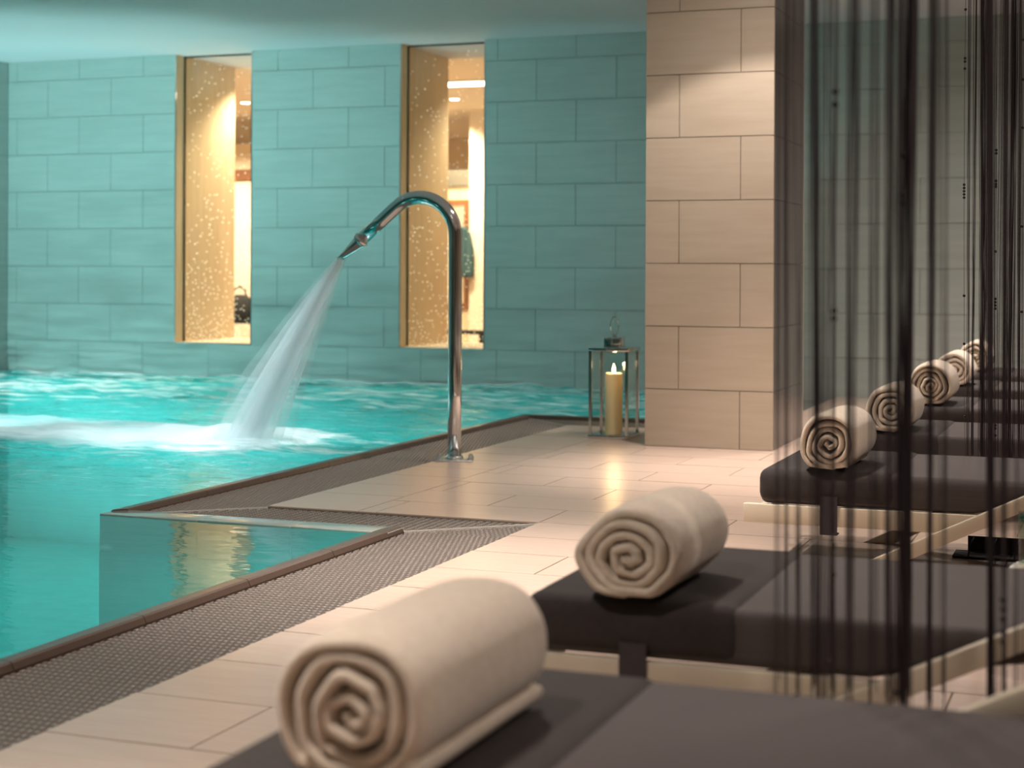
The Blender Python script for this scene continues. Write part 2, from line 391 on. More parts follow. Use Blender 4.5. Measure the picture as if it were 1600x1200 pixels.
# ------------------------------------------------------------------ water
def churn(x, y):
    c = max(0, min(1, (y-4.9)/1.9)); c *= .55+.45*max(0, min(1, (y-8.2)/1.2))
    d = math.hypot((x+3.95)/1.0, (y-6.9)/.7); c += .55*math.exp(-d*d)
    # wake drifting left from the spot where the jet lands
    if x < -3.7: c += .45*math.exp(-((y-7.0-.12*(x+4))/.55)**2)
    return max(.0, min(1.3, c))
def wave_z(x, y):
    c = churn(x, y); a = .0014+.020*c
    return ZW+a*(noise.noise((x*2.6, y*4.2, .3))+.6*noise.noise((x*6, y*9, 3.1)))+.006*c*noise.noise((x*9, y*15, 5.5))+.0012*noise.noise((x*1.3, y*3, 7))
wm = MB(); cell = .040; idx = {}; dens = []
def inside(x, y):
    if x < LEFT_X: return False
    if y <= RJ-.115+.004: return x < RX-RW+.008
    if y < RB+RW-.008: return x < RF-RW+.008
    return x < RX-RW+.008
xs = [LEFT_X]; 
def axis_pts(lo, hi, breaks):
    pts = []; b = [lo]+sorted(breaks)+[hi]
    for a, c in zip(b, b[1:]):
        n = max(1, round((c-a)/cell)); pts += [a+(c-a)*i/n for i in range(n)]
    return pts+[hi]
XS = axis_pts(LEFT_X+.004, RX-RW+.006, [RF-RW+.006]); YS = axis_pts(NEAR_Y+.004, WALL_Y-.003, [RJ-.115+.003, RB+RW-.006])
def wv(i, j):
    if (i, j) in idx: return idx[(i, j)]
    x, y = XS[i], YS[j]; c = churn(x, y)
    z = wave_z(x, y)
    edge = min(1, abs(x-(RF-RW))/.1, abs(x-(RX-RW))/.1, abs(y-(RJ-.115))/.1, abs(y-(RB+RW))/.1)
    z = ZW+(z-ZW)*(.15+.85*edge)
    z = min(z, ZR-.003) if edge < 1 else z
    idx[(i, j)] = len(wm.v); wm.v.append((x, y, z)); dens.append(c); return idx[(i, j)]
for i in range(len(XS)-1):
    for j in range(len(YS)-1):
        if inside((XS[i]+XS[i+1])/2, (YS[j]+YS[j+1])/2):
            wm.f.append((wv(i, j), wv(i+1, j), wv(i+1, j+1), wv(i, j+1))); wm.sm.append(True)
wo = wm.build('pool_water', water_material())
if wo.data.polygons[0].normal.z < 0: wo.data.flip_normals()
at = wo.data.attributes.new('churn', 'FLOAT', 'POINT'); at.data.foreach_set('value', dens)
tag(wo, 'turquoise pool water, calm in front and churned along the back wall', 'water', kind='stuff')

# ------------------------------------------------------------------ walls and ceiling
W1X = (-7.02, -6.347); W2X = (-5.075, -4.407); SILL = .272
WB = 12.07
wall = empty('wall_back', kind='structure')
core = MB(); y0 = WALL_Y+.012
for a, b in ((LEFT_X-.3, W1X[0]-.02), (W1X[1]+.02, W2X[0]-.02), (W2X[1]+.02, RIGHT_X+.3)): core.box(a, y0, -1.4, b, WB-.02, CEIL)
for a, b in (W1X, W2X): core.box(a-.02, y0, -1.4, b+.02, WB-.02, SILL-.02)
core.build('wall_core', groutW, wall)
def wall_tiles(parent, zb, joint, xlo, xhi, zlo, zhi, place, holes=(), T=.302, XT=.604, th=.012, m=tileM):
    """zb: list of row boundaries ascending; joint(row) -> x of one joint; place(x0,x1,z0,z1) -> 8 corners"""
    for r, (z0, z1) in enumerate(zip(zb, zb[1:])):
        j = joint(r); i0 = math.floor((xlo-j)/XT)
        x = j+i0*XT
        while x < xhi:
            rects = [(max(x, xlo), min(x+XT, xhi), max(z0, zlo), min(z1, zhi))]
            for (ha, hb, hc, hd) in holes:
                nr = []
                for (a, b, c, d) in rects:
                    if b <= ha or a >= hb or d <= hc or c >= hd: nr.append((a, b, c, d)); continue
                    if a < ha: nr.append((a, ha, c, d))
                    if b > hb: nr.append((hb, b, c, d))
                    a2, b2 = max(a, ha), min(b, hb)
                    if c < hc: nr.append((a2, b2, c, hc))
                    if d > hd: nr.append((a2, b2, hd, d))
                rects = nr
            for (a, b, c, d) in rects:
                if b-a < .012 or d-c < .012: continue
                place(a+.0010, b-.0010, c+.0010, d-.0010, parent, m)
            x += XT
wrnd = random.Random(8)
def place_back(a, b, c, d, parent, m):
    e = .0007; dy = wrnd.random()*.0008; mm = MB()
    mm.quadbox([(a, WALL_Y+.014, c), (b, WALL_Y+.014, c), (b, WALL_Y+.014, d), (a, WALL_Y+.014, d), (a+e, WALL_Y+dy, c+e), (b-e, WALL_Y+dy, c+e), (b-e, WALL_Y+dy, d-e), (a+e, WALL_Y+dy, d-e)])
    mm.build('tile', m, parent)
zb = [-.337]+[2.379-.302*k for k in range(8, -1, -1)]+[CEIL]
# rows counted from the top line: row below 2.379 has joints at even n
def joint_back(r):
    k = len(zb)-2-r          # 0 = top sliver, 1 = row under the line at 2.379
    return -8.229+(.302 if k % 2 == 0 else 0)
wall_tiles(wall, zb, joint_back, LEFT_X, 1.2, -.337, CEIL, place_back, holes=[(W1X[0]-.004, W1X[1]+.004, SILL-.004, 9), (W2X[0]-.004, W2X[1]+.004, SILL-.004, 9)], m=backM)
tag(MB().box(1.2, WALL_Y, -.3, RIGHT_X, WALL_Y+.012, CEIL).build('plain_field', backM, wall), kind='stuff')
# left wall, right wall and the wall behind the camera
wl = empty('wall_left', kind='structure')
MB().box(LEFT_X-.3, NEAR_Y, -1.4, LEFT_X-.012, WALL_Y+.012, CEIL).build('wall_core', groutM, wl)
def place_left(a, b, c, d, parent, m):
    mm = MB(); mm.box(LEFT_X-.014, a, c, LEFT_X-wrnd.random()*.0008, b, d); mm.build('tile', m, parent)
wall_tiles(wl, zb, joint_back, 7.5, WALL_Y, -.03, CEIL, place_left, m=backM)
MB().box(LEFT_X-.014, NEAR_Y, -1.4, LEFT_X, 7.5, CEIL).build('plain_field', backM, wl)
tag(MB().box(RIGHT_X, NEAR_Y, -.3, RIGHT_X+.3, WALL_Y, CEIL).build('wall_right', tileM), kind='structure')
tag(MB().box(LEFT_X-.3, NEAR_Y-.3, -1.45, RIGHT_X+.3, NEAR_Y, CEIL).build('wall_near', tileM), kind='structure')
tag(MB().box(LEFT_X-.3, NEAR_Y-.3, CEIL, RIGHT_X+.3, WB, CEIL+.2).build('ceiling', ceilM), kind='structure')

# tiled pillar
pil = empty('pillar', kind='structure')
PX0, PX1, PY0, PY1 = -2.174, -1.548, 7.63, 8.40
MB().box(PX0+.012, PY0+.012, -.03, PX1-.012, PY1-.012, CEIL).build('pillar_core', groutM, pil)
zp = [0.0]+[.277+.302*i for i in range(8)]
zp = [z for z in zp if z < CEIL]+[CEIL]
def place_pf(a, b, c, d, parent, m):
    mm = MB(); e = .001; Y = PY0+wrnd.random()*.0006
    mm.quadbox([(a, PY0+.013, c), (b, PY0+.013, c), (b, PY0+.013, d), (a, PY0+.013, d), (a+e, Y, c+e), (b-e, Y, c+e), (b-e, Y, d-e), (a+e, Y, d-e)]); mm.build('tile', m, parent)
def place_pb(a, b, c, d, parent, m): MB().box(a, PY1-.013, c, b, PY1, d).build('tile', m, parent)
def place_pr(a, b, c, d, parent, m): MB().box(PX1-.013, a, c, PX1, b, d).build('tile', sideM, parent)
sideM = mat('dark_gloss_tile', rgb('#5a534f'), .18)  # darker, glossier colour used only for the tiles on the right side
def place_pl(a, b, c, d, parent, m): MB().box(PX0, a, c, PX0+.013, b, d).build('tile', m, parent)
jp = lambda r: -1.708 if r % 2 == 0 else -2.007
wall_tiles(pil, zp, jp, PX0, PX1, 0, CEIL, place_pf); wall_tiles(pil, zp, jp, PX0, PX1, 0, CEIL, place_pb)
jq = lambda r: 7.95 if r % 2 == 0 else 8.15
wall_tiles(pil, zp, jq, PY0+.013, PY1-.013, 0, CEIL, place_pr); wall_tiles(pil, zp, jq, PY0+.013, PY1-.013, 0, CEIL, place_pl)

# ------------------------------------------------------------------ windows with dotted glass
def window(n, xa, xb, seed):
    w = empty('window_%d' % n, ((xa+xb)/2, WALL_Y, SILL), kind='structure'); ox = (xa+xb)/2
    def B(name, m, x0, y0, z0, x1, y1, z1, par=w): return MB().box(x0-ox, y0-WALL_Y, z0-SILL, x1-ox, y1-WALL_Y, z1-SILL).build(name, m, par)
    GY = 11.28
    B('reveal_panel', beigeM, xa-.02, WALL_Y+.001, SILL, xa, GY-.006, CEIL); B('reveal_panel', beigeM, xb, WALL_Y+.001, SILL, xb+.02, GY-.006, CEIL)
    B('reveal_panel', beigeM, xa-.02, GY+.006, SILL, xa, WB, CEIL); B('reveal_panel', beigeM, xb, GY+.006, SILL, xb+.02, WB, CEIL)
    B('window_sill', wallbM, xa-.02, WALL_Y+.001, SILL-.02, xb+.02, WB, SILL)
    for x0, x1 in ((xa-.008, xa), (xb, xb+.008)): B('edge_trim', chrome, x0, WALL_Y-.003, SILL-.008, x1, WALL_Y+.001, CEIL)
    B('edge_trim', chrome, xa-.008, WALL_Y-.003, SILL-.008, xb+.008, WALL_Y+.001, SILL)
    B('gasket', darkM, xa, GY-.008, SILL, xa+.008, GY+.008, CEIL); B('gasket', darkM, xb-.008, GY-.008, SILL, xb, GY+.008, CEIL); B('gasket', darkM, xa, GY-.008, CEIL-.012, xb, GY+.008, CEIL)
    p = B('window_pane', glassM, xa+.008, GY-.004, SILL, xb-.008, GY+.004, CEIL-.012)
    dots = MB(); used = []; r = random.Random(seed); H = CEIL-SILL
    for i in range(680):
        t = r.random(); z = H*(t**2.9)*.97+.01
        x = r.uniform(xa+.02, xb-.02)-ox
        if any((x-q[0])**2+(z-q[1])**2 < .00032 for q in used): continue
        used.append((x, z)); rad = .0036+.0016*r.random()
        k = 6; n0 = len(dots.v); yy = GY-.0052-WALL_Y
        for q in range(k): dots.v.append((x+rad*math.cos(q*2*PI/k), yy, z+rad*math.sin(q*2*PI/k)))
        for q in range(k): dots.v.append((x+rad*math.cos(q*2*PI/k), yy+.0009, z+rad*math.sin(q*2*PI/k)))
        dots.f.append(tuple(range(n0, n0+k))); dots.sm.append(False)
        for q in range(k): dots.f.append((n0+q, n0+(q+1) % k, n0+k+(q+1) % k, n0+k+q)); dots.sm.append(False)
    tag(dots.build('frosted_dots', dotM, p), kind='stuff')
    return w
dotM = bpy.data.materials.new('frosted_dot'); dotM.use_nodes = True; nt = dotM.node_tree; nt.nodes.clear()
o_ = nt.nodes.new('ShaderNodeOutputMaterial'); a_ = nt.nodes.new('ShaderNodeBsdfTranslucent'); a_.inputs[0].default_value = (1, .97, .9, 1); b_ = nt.nodes.new('ShaderNodeBsdfDiffuse'); b_.inputs[0].default_value = (1, .97, .9, 1)
c_ = nt.nodes.new('ShaderNodeAddShader'); nt.links.new(a_.outputs[0], c_.inputs[0]); nt.links.new(b_.outputs[0], c_.inputs[1]); d_t = nt.nodes.new('ShaderNodeBsdfTransparent'); d_m = nt.nodes.new('ShaderNodeMixShader'); d_m.inputs[0].default_value = .7
nt.links.new(d_t.outputs[0], d_m.inputs[1]); nt.links.new(c_.outputs[0], d_m.inputs[2]); nt.links.new(d_m.outputs[0], o_.inputs[0])
window(1, W1X[0], W1X[1], 3); window(2, W2X[0], W2X[1], 5)

# ------------------------------------------------------------------ changing room beyond the windows
CX0, CX1, CYB = -13.0, -3.2, 19.4
tag(MB().box(CX0, WB, -.1, CX1, CYB, 0).build('floor_changing_room', floorM), kind='structure')
tag(MB().box(CX0, WB, CEIL, CX1, CYB+.2, CEIL+.2).build('ceiling_changing_room', wallbM), kind='structure')
tag(MB().box(CX0-.2, CYB, -.1, CX1+.2, CYB+.2, CEIL).build('wall_changing_room_back', wallbM), kind='structure')
tag(MB().box(CX0-.2, WB, -.1, CX0, CYB, CEIL).build('wall_changing_room_left', wallbM), kind='structure')
tag(MB().box(CX1, WB, -.1, CX1+.2, CYB, CEIL).build('wall_changing_room_right', wallbM), kind='structure')
cw = MB().box(CX0, WB-.02, -.1, W1X[0]-.02, WB, CEIL).box(W1X[1]+.02, WB-.02, -.1, W2X[0]-.02, WB, CEIL).box(W2X[1]+.02, WB-.02, -.1, CX1, WB, CEIL)
cw.box(W1X[0]-.02, WB-.02, -.1, W1X[1]+.02, WB, SILL-.02).box(W2X[0]-.02, WB-.02, -.1, W2X[1]+.02, WB, SILL-.02)
tag(cw.build('wall_changing_room_front', wallbM), kind='structure')
pc = MB().box(-6.483, 16.0, 0, -5.9, 16.5, CEIL).build('trim_1', wallbM); tag(pc, kind='structure')
# locker block with grey top shelf and mirror, in the right window
lk = empty('wall_cabinet', (-7.0, 16.1, 0), 'beige cabinet with a grey top panel seen through the right window', 'cabinet')
MB().box(-.6, 0, 0, .51, .45, 1.745).build('body', beigeM, lk); MB().box(-.62, -.02, 1.747, .515, .47, 1.92).build('top_panel', greyM, lk)
mi = empty('framed_mirror', (-6.72, 16.07, .45), 'brown framed mirror on the cabinet beyond the right window', 'mirror')
mf = MB()
for (a, b, c, d) in ((-.25, .2, 1.10, 1.15), (-.25, .2, 0, .05), (-.25, -.2, .05, 1.10), (.15, .2, .05, 1.10)): mf.box(a, -.0, c, b, .028, d)
mf.build('mirror_frame', woodM, mi); MB().box(-.2, .012, .05, .15, .026, 1.10).build('mirror_glass', mat('pale_mirror', rgb('#efe3cf'), .12, .6), mi)
# hanging teal towel: draped folds on a hook
ht = empty('hanging_towel', (-6.515, 15.93, .78), 'dark teal striped towel hanging beside the mirror in the right window', 'towel')
hm = MB(); n0 = 0; NU, NV = 16, 14
for side in (0, 1):
    for j in range(NV+1):
        t = j/NV; hw = .035+.075*min(1, t*2.2)**.6
        for i in range(NU+1):
            s = i/NU*2-1; hm.v.append((s*hw, (.022+.012*math.sin(s*9+t*2))*(1 if side else -1)-.01*math.cos(s*1.5), .53*(1-t)-.02*s*s*(1-t)))
K = (NU+1)*(NV+1)
for side in (0, 1):
    for j in range(NV):
        for i in range(NU):
            a = side*K+j*(NU+1)+i; hm.f.append((a, a+1, a+NU+2, a+NU+1)); hm.sm.append(True)
for j in range(NV):
    for i in (0, NU):
        a = j*(NU+1)+i; hm.f.append((a, a+NU+1, K+a+NU+1, K+a)); hm.sm.append(True)
for i in range(NU):
    for j in (0, NV):
        a = j*(NU+1)+i; hm.f.append((a, a+1, K+a+1, K+a)); hm.sm.append(True)
hm.build('cloth', robeM, ht); MB().tube([(0, .14, .55), (0, -.01, .55), (0, -.02, .58)], .008, 8).build('hook', chrome, ht)
def bench(loc, w, h, label, n):
    b = empty('slatted_bench', loc, label, 'bench')
    for i in range(n): MB().box(-w/2, i*.085, h-.03, w/2, i*.085+.06, h).build('slat', darkM, b)
    for sx in (-1, 1):
        MB().box(sx*w*.4-.02, .0, 0, sx*w*.4+.02, .04, h-.03).build('leg', darkM, b); MB().box(sx*w*.4-.02, n*.085-.065, 0, sx*w*.4+.02, n*.085-.025, h-.03).build('leg', darkM, b)
    return b
bench((-6.55, 15.2, 0), 1.3, .24, 'low dark slatted bench at the foot of the right window', 5)
bench((-9.1, 15.4, 0), 1.2, .30, 'dark slatted bench low in the left window', 5)
# dark bag on the left bench
bag = empty('dark_bag', (-8.98, 15.55, .30), 'black bag on the bench seen in the left window', 'bag')
bb = MB(); bb.lathe([(.12, 0), (.17, .03), (.175, .12), (.15, .22), (.09, .27), (.03, .28)], seg=14); ob = bb.build('body', darkM, bag); ob.scale = (1.0, .7, 1.0)
MB().tube([(-.09, 0, .22), (-.07, 0, .33), (0, 0, .37), (.07, 0, .33), (.09, 0, .22)], .012, 8).build('strap', darkM, bag)
tag(MB().box(-10.2, 16.0, 0, -8.4, 16.2, 1.84).box(-10.2, 16.0, 1.966, -8.4, 16.2, 2.25).build('wall_changing_room_partition', wallbM), kind='structure')
tag(MB().box(-10.2, 15.97, 1.842, -8.4, 16.2, 1.964).build('trim_2', woodM), kind='structure')

def downlight(x, y, power, label, ang=1.15, target=None, grp='recessed ceiling downlights', col=WARM, blend=.7, lens=lampM, core=0):
    d = empty('downlight', (x, y, CEIL), label, 'lamp', grp)
    MB().lathe([(.052, -.004), (.060, -.006), (.062, 0)], seg=20).lathe([(.045, -.0005), (.045, 0)], seg=20).build('trim_ring', steelM, d)
    MB().lathe([(.0449, -.0075), (.0449, -.0045)], seg=20).build('lens', lens, d)
    l = spot('downlight_beam', (x, y, CEIL-.03), target or (x, y, 0), power, col, ang, blend)
    if core:
        spot('downlight_core', (x, y, CEIL-.03), target or (x, y, 0), power*core, col, .95, 1.0)
        spot('downlight_fill', (x, y, CEIL-.03), target or (x, y, 0), power*.6, col, 2.9, 1.0)  # wide flood added at the fixture to lift the ambient light
    return d
ROOMC = (1.0, .85, .60)
downlight(-8.34, 14.54, ROOM_W*2, 'glowing ceiling downlight in the left window', 2.4, grp='changing room downlights', col=ROOMC)
downlight(-6.706, 16.04-.3, ROOM_W*1.5, 'glowing ceiling downlight in the right window', 2.4, grp='changing room downlights', col=ROOMC)
downlight(-6.72, 12.16, ROOM_W*1.1, 'recessed downlight just behind the left window niche', 2.2, grp='changing room downlights', col=ROOMC)
for (x, y, where) in ((-6.4, 13.2, 'behind the wall between the windows'), (-4.72, 12.6, 'just behind the right window niche'), (-9.6, 17.8, 'deep behind the left window'), (-7.2, 18.0, 'deep behind the right window'), (-10.2, 14.0, 'far left behind the pool wall')):
    downlight(x, y, ROOM_W*1.2, 'recessed changing room downlight '+where, 2.4, grp='changing room downlights', col=ROOMC)
for (x, y, tx, where) in ((-9.3, 14.9, -9.2, 'above the slatted bench of the left window'), (-6.2, 14.9, -6.3, 'above the slatted bench of the right window')):
    downlight(x, y, ROOM_W*2.6, 'added wall-washing downlight '+where, 1.3, (tx, 16.0, .9), 'changing room downlights', ROOMC, 1.0)  # pair of lamps added to brighten the partitions behind the windows
lp = on_z(725, 128, CEIL)
pn = empty('light_panel', (lp.x, lp.y, CEIL), 'white ceiling light panel in the top of the right window', 'lamp')
MB().box(-.5, -.16, -.02, .5, .16, 0).build('panel_frame', whiteM, pn); MB().box(-.47, -.13, -.0235, .47, .13, -.0205).build('diffuser', lampM, pn)

# ------------------------------------------------------------------ deck downlights and pool lamps
for (x, y, p, where) in ((-1.5, 6.83, 1.0, 'in front of the tiled pillar'), (-1.6, 4.15, 1.25, 'over the bright floor beside the near grate'), (-1.5, 1.27, .8, 'beside the nearest lounger'),
                         (.9, 1.6, .8, 'over the head end of the nearest lounger'), (.9, 4.4, .8, 'over the head end of the third lounger'), (.9, 7.2, .7, 'over the head end of the fifth lounger'),
                         (-.7, 9.2, 3.0, 'added over the foot end of the farthest lounger to brighten the wall'), (1.3, 9.2, .6, 'over the head end of the farthest lounger')):  # foot-end lamp here is added to brighten the wall behind the curtains
    downlight(x, y, SPOT_W*p, 'recessed ceiling downlight '+where, 1.82, grp='deck downlights', blend=.15 if y < 9 else 1.0, core=4.8 if x < -1 else (.8 if y < 9 else .01))
downlight(-4.5, 5.7, 330.0, 'unseen ceiling spotlight added to brighten the water jet', .85, (-4.1, 6.8, .25), 'added pool spotlights', (.86, .96, 1.0), 1.0)  # added lamp, turns the grey jet white
downlight(-6.1, 5.7, 260.0, 'unseen ceiling spotlight added to brighten the foam left of the jet', .9, (-5.7, 7.0, 0), 'added pool spotlights', (.86, .96, 1.0), 1.0)  # second added lamp, lifts the grey end of the foam
PLACES = iter(['washing the left end of the back wall', 'closest to the left wall under the churned water', 'washing the wall between the windows', 'washing the wall right of the windows', 'just left of the jet',
               'in the far left corner', 'in the calm water along the left wall', 'in the middle of the calm water', 'beside the near pool edge', 'at the near end of the calm water', 'below the left window', 'behind the spout near the back wall'])
def pool_lamp(x, y, p, tgt=None, ang=2.6):
    d = empty('pool_lamp', (x, y, D), 'round underwater lamp in the pool floor '+next(PLACES), 'lamp', 'underwater pool lamps')
    MB().lathe([(.16, 0), (.16, .012), (.13, .02)], seg=24).build('bezel', steelM, d); MB().lathe([(.125, .021), (.125, .026)], seg=24).build('lens', poollampM, d)
    spot('pool_lamp_beam', (x, y, D+.06), tgt or (x, y, 3), POOL_W*p, TEAL, ang, .7, .12)
for a in ((-7.5, 6.2, 11.5, (-7.6, WALL_Y, 1.4), 1.15), (-8.0, 7.6, 5.2, (-7.9, WALL_Y, 1.3), .95), (-6.0, 6.0, 4.8, (-6.0, WALL_Y, 1.3), 1.15), (-4.4, 5.6, 2.9, (-4.2, WALL_Y, 1.2), 1.15), (-4.5, 6.78, .3, (-3.6, 6.74, .7), .6),
          (-8.1, 9.8, .06), (-7.4, 2.6, .46), (-5.8, 3.0, .15), (-3.6, 3.4, .03), (-5.4, 1.0, .20), (-5.4, 8.8, .06), (-3.7, 10.0, .08)): pool_lamp(*a)

# ------------------------------------------------------------------ water spout
sp = empty('water_spout', (-2.795, 6.734, 0), 'tall polished steel swan-neck water spout at the pool edge', 'spout')
r_ = .175; pts = [(0, 0, .004), (0, 0, .3), (0, 0, .7), (0, 0, .995)]
for i in range(1, 15):
    a = math.radians(130*i/14); pts.append((-r_+r_*math.cos(a), 0, .995+r_*math.sin(a)))
d_ = Vector((-.766, 0, -.643)); e_ = Vector(pts[-1])
pts += [tuple(e_+d_*.1), tuple(e_+d_*.225)]
MB().tube(pts, .0305, 24).build('pipe', chrome, sp)
e2 = e_+d_*.222
MB().tube([tuple(e2), tuple(e2+d_*.004), tuple(e2+d_*.018), tuple(e2+d_*.022)], [.031, .036, .036, .032], 24).build('collar', chrome, sp)
# flattened nozzle
nz_ = MB(); rows = 7; seg = 20
side = Vector((0, 1, 0)); nrm = d_.cross(side).normalized()
for i in range(rows):
    t = i/(rows-1); c = e2+d_*(.02+.125*t); w = .03+.006*t; h = .03*(1-t)+.008*t
    for k in range(seg):
        an = 2*PI*k/seg; nz_.v.append(tuple(c+side*(w*math.cos(an))+nrm*(h*math.sin(an))))
for i in range(rows-1):
    for k in range(seg):
        k2 = (k+1) % seg; nz_.f.append((i*seg+k, i*seg+k2, (i+1)*seg+k2, (i+1)*seg+k)); nz_.sm.append(True)
nz_.f.append(tuple(range((rows-1)*seg, rows*seg))); nz_.sm.append(False)
nz_.build('nozzle', chrome, sp)
fl = MB().box(-.085, -.085, 0, .085, .085, .006).build('base_plate', steelM, sp, bevel=.003); fl.rotation_euler.z = .35
MB().lathe([(.042, .006), (.042, .012), (.033, .02)], seg=24).build('base_collar', chrome, sp)
for k in range(4):
    a = .35+PI/4+k*PI/2; MB().lathe([(.011, .006), (.011, .013), (.007, .014), (.007, .018), (.004, .020)], (.1*math.cos(a), .1*math.sin(a), 0), 8, False).build('bolt', steelM, sp)

# ------------------------------------------------------------------ jet of water and its foam
tip = Vector((-2.795, 6.734, 0))+e2+d_*.142
land = Vector((-3.86, 6.734, .0))
jet = empty('water_jet', tuple(land), 'white fan of water shooting from the spout into the pool', 'water jet')
sprayM = spray_material('water_spray', .05, .6, (9, 1.0, 1), .85)
v0 = Vector((-.45, 0, -.75)); 
def jetc(t):
    # ballistic curve from tip to landing
    return tip+(land-tip)*t+Vector((-1, 0, .45))*(.10*4*t*(1-t))*.16
for sh, sc in enumerate((.34, .62, .92, 1.22)):
    jm = MB(); rows, seg = 26, 22; dn = []; uvs = []
    for i in range(rows):
        t = i/(rows-1); c = jetc(t); tg = (jetc(min(1, t+.02))-jetc(max(0, t-.02))).normalized(); n2 = tg.cross(Vector((0, 1, 0))).normalized()
        wv_ = (.015+.165*t**.95)*sc; hv = (.032+.12*t)*sc
        for k in range(seg):
            an = 2*PI*k/seg; p = c+n2*(wv_*math.cos(an))+Vector((0, 1, 0))*(hv*math.sin(an))
            jm.v.append((p.x-land.x, p.y-land.y, max(.004, p.z-land.z))); dn.append((.85, .60, .36, .16)[sh]*(1-.25*t*sc)); uvs.append((k/seg+sh*3.3, t))
    for i in range(rows-1):
        for k in range(seg):
            k2 = (k+1) % seg; jm.f.append((i*seg+k, i*seg+k2, (i+1)*seg+k2, (i+1)*seg+k)); jm.sm.append(True)
    jo = jm.build('spray_layer', sprayM, jet)
    at = jo.data.attributes.new('dens', 'FLOAT', 'POINT'); at.data.foreach_set('value', dn)
    uvl = jo.data.uv_layers.new(name='flow')
    for lp_ in jo.data.loops:
        k = lp_.vertex_index; uvl.data[lp_.index].uv = uvs[k]
foamM = mat('foam_white', (.93, .97, .98, 1), .9, bump=((14, 22, 14), .6, .02), coord='World')
_f = foamM.node_tree; _p = _f.nodes['Principled BSDF']; _p.inputs['Subsurface Weight'].default_value = .3; _p.inputs['Subsurface Radius'].default_value = (.05, .06, .06)
# foam sheet: heaped where the jet lands, trailing to the left; fades out through holes
def foam_alpha_mat():
    m = bpy.data.materials.new('foam'); m.use_nodes = True; nt = m.node_tree; nt.nodes.clear(); N = nt.nodes.new; L = nt.links.new
    out = N('ShaderNodeOutputMaterial'); geo = N('ShaderNodeNewGeometry'); mp = N('ShaderNodeMapping'); mp.inputs['Scale'].default_value = (2.2, 9, 3); L(geo.outputs['Position'], mp.inputs[0])
    n = N('ShaderNodeTexNoise'); n.inputs['Scale'].default_value = 1; n.inputs['Detail'].default_value = 6; n.inputs['Distortion'].default_value = .5; L(mp.outputs[0], n.inputs['Vector'])
    at = N('ShaderNodeAttribute'); at.attribute_name = 'dens'
    ad = N('ShaderNodeMath'); ad.operation = 'ADD'; L(n.outputs['Fac'], ad.inputs[0]); L(at.outputs['Fac'], ad.inputs[1])
    mr = N('ShaderNodeMapRange'); mr.inputs[1].default_value = .72; mr.inputs[2].default_value = 1.15; L(ad.outputs[0], mr.inputs[0])
    d = N('ShaderNodeBsdfDiffuse'); d.inputs[0].default_value = (.93, .97, .98, 1); t = N('ShaderNodeBsdfTranslucent'); t.inputs[0].default_value = (.88, .97, .98, 1)
    mx = N('ShaderNodeMixShader'); mx.inputs[0].default_value = .45; L(d.outputs[0], mx.inputs[1]); L(t.outputs[0], mx.inputs[2])
    tr = N('ShaderNodeBsdfTransparent'); f = N('ShaderNodeMixShader'); L(mr.outputs[0], f.inputs[0]); L(tr.outputs[0], f.inputs[1]); L(mx.outputs[0], f.inputs[2]); L(f.outputs[0], out.inputs[0])
    return m
fmB = MB(); fdn = []; NX, NY = 110, 44; fx0, fx1, fy0, fy1 = -6.9, -3.45, 6.1, 8.0
for j in range(NY+1):
    for i in range(NX+1):
        x = fx0+(fx1-fx0)*i/NX; y = fy0+(fy1-fy0)*j/NY
        d1 = math.hypot((x+3.98)/.29, (y-6.87)/.34)
        cen = 6.98+.05*(-x-3.9); wid = .44+.12*(-x-3.9)
        tr_ = math.exp(-((y-cen)/wid)**4)*(1 if x < -3.9 else math.exp(-((x+3.9)/.13)**2))*max(0, 1-.5*(-x-3.9)/3.0)
        de = max(math.exp(-d1*d1*.6), tr_)
        z = wave_z(x, y)+.010+.06*math.exp(-d1*d1)+.016*tr_*(1+noise.noise((x*4, y*7, 1)))
        fmB.v.append((x, y, z)); fdn.append(de*1.0-.08)
for j in range(NY):
    for i in range(NX):
        a = j*(NX+1)+i; fmB.f.append((a, a+1, a+NX+2, a+NX+1)); fmB.sm.append(True)
fo = fmB.build('foam', foam_alpha_mat()); at = fo.data.attributes.new('dens', 'FLOAT', 'POINT'); at.data.foreach_set('value', fdn)
tag(fo, 'white foam spreading to the left where the jet hits the pool', 'foam', kind='stuff')

# ------------------------------------------------------------------ lantern and candle
LX, LY, LS, LH = -2.427, 7.955, .205, .458
ln = empty('lantern', (LX, LY, 0), 'polished steel and glass lantern standing beside the tiled pillar', 'lantern')
h = LS/2; pw = .0145
for sx in (-1, 1):
    for sy in (-1, 1):
        MB().box(sx*h-pw if sx > 0 else -h, sy*h-pw if sy > 0 else -h, .02, sx*h if sx > 0 else -h+pw, sy*h if sy > 0 else -h+pw, LH-.018).build('post', chrome, ln)
MB().box(-h-.003, -h-.003, 0, h+.003, h+.003, .02).build('base', chrome, ln, bevel=.002)
MB().box(-h-.003, -h-.003, LH-.018, h+.003, h+.003, LH).build('lid', chrome, ln, bevel=.002)
gi = .0035
for (x0, y0, x1, y1) in ((-h+pw, -h+gi, h-pw, -h+gi+.003), (-h+pw, h-gi-.003, h-pw, h-gi), (-h+gi, -h+pw, -h+gi+.003, h-pw), (h-gi-.003, -h+pw, h-gi, h-pw)):
    MB().box(x0, y0, .02, x1, y1, LH-.018).build('glass_pane', glassM, ln)
ch = MB().box(-.044, -.044, LH, .044, .044, LH+.052).build('vent_cap', chrome, ln, bevel=.003)
MB().lathe([(.012, LH+.052), (.012, LH+.062), (.008, LH+.066)], seg=14).build('handle_mount', chrome, ch)
ring = []
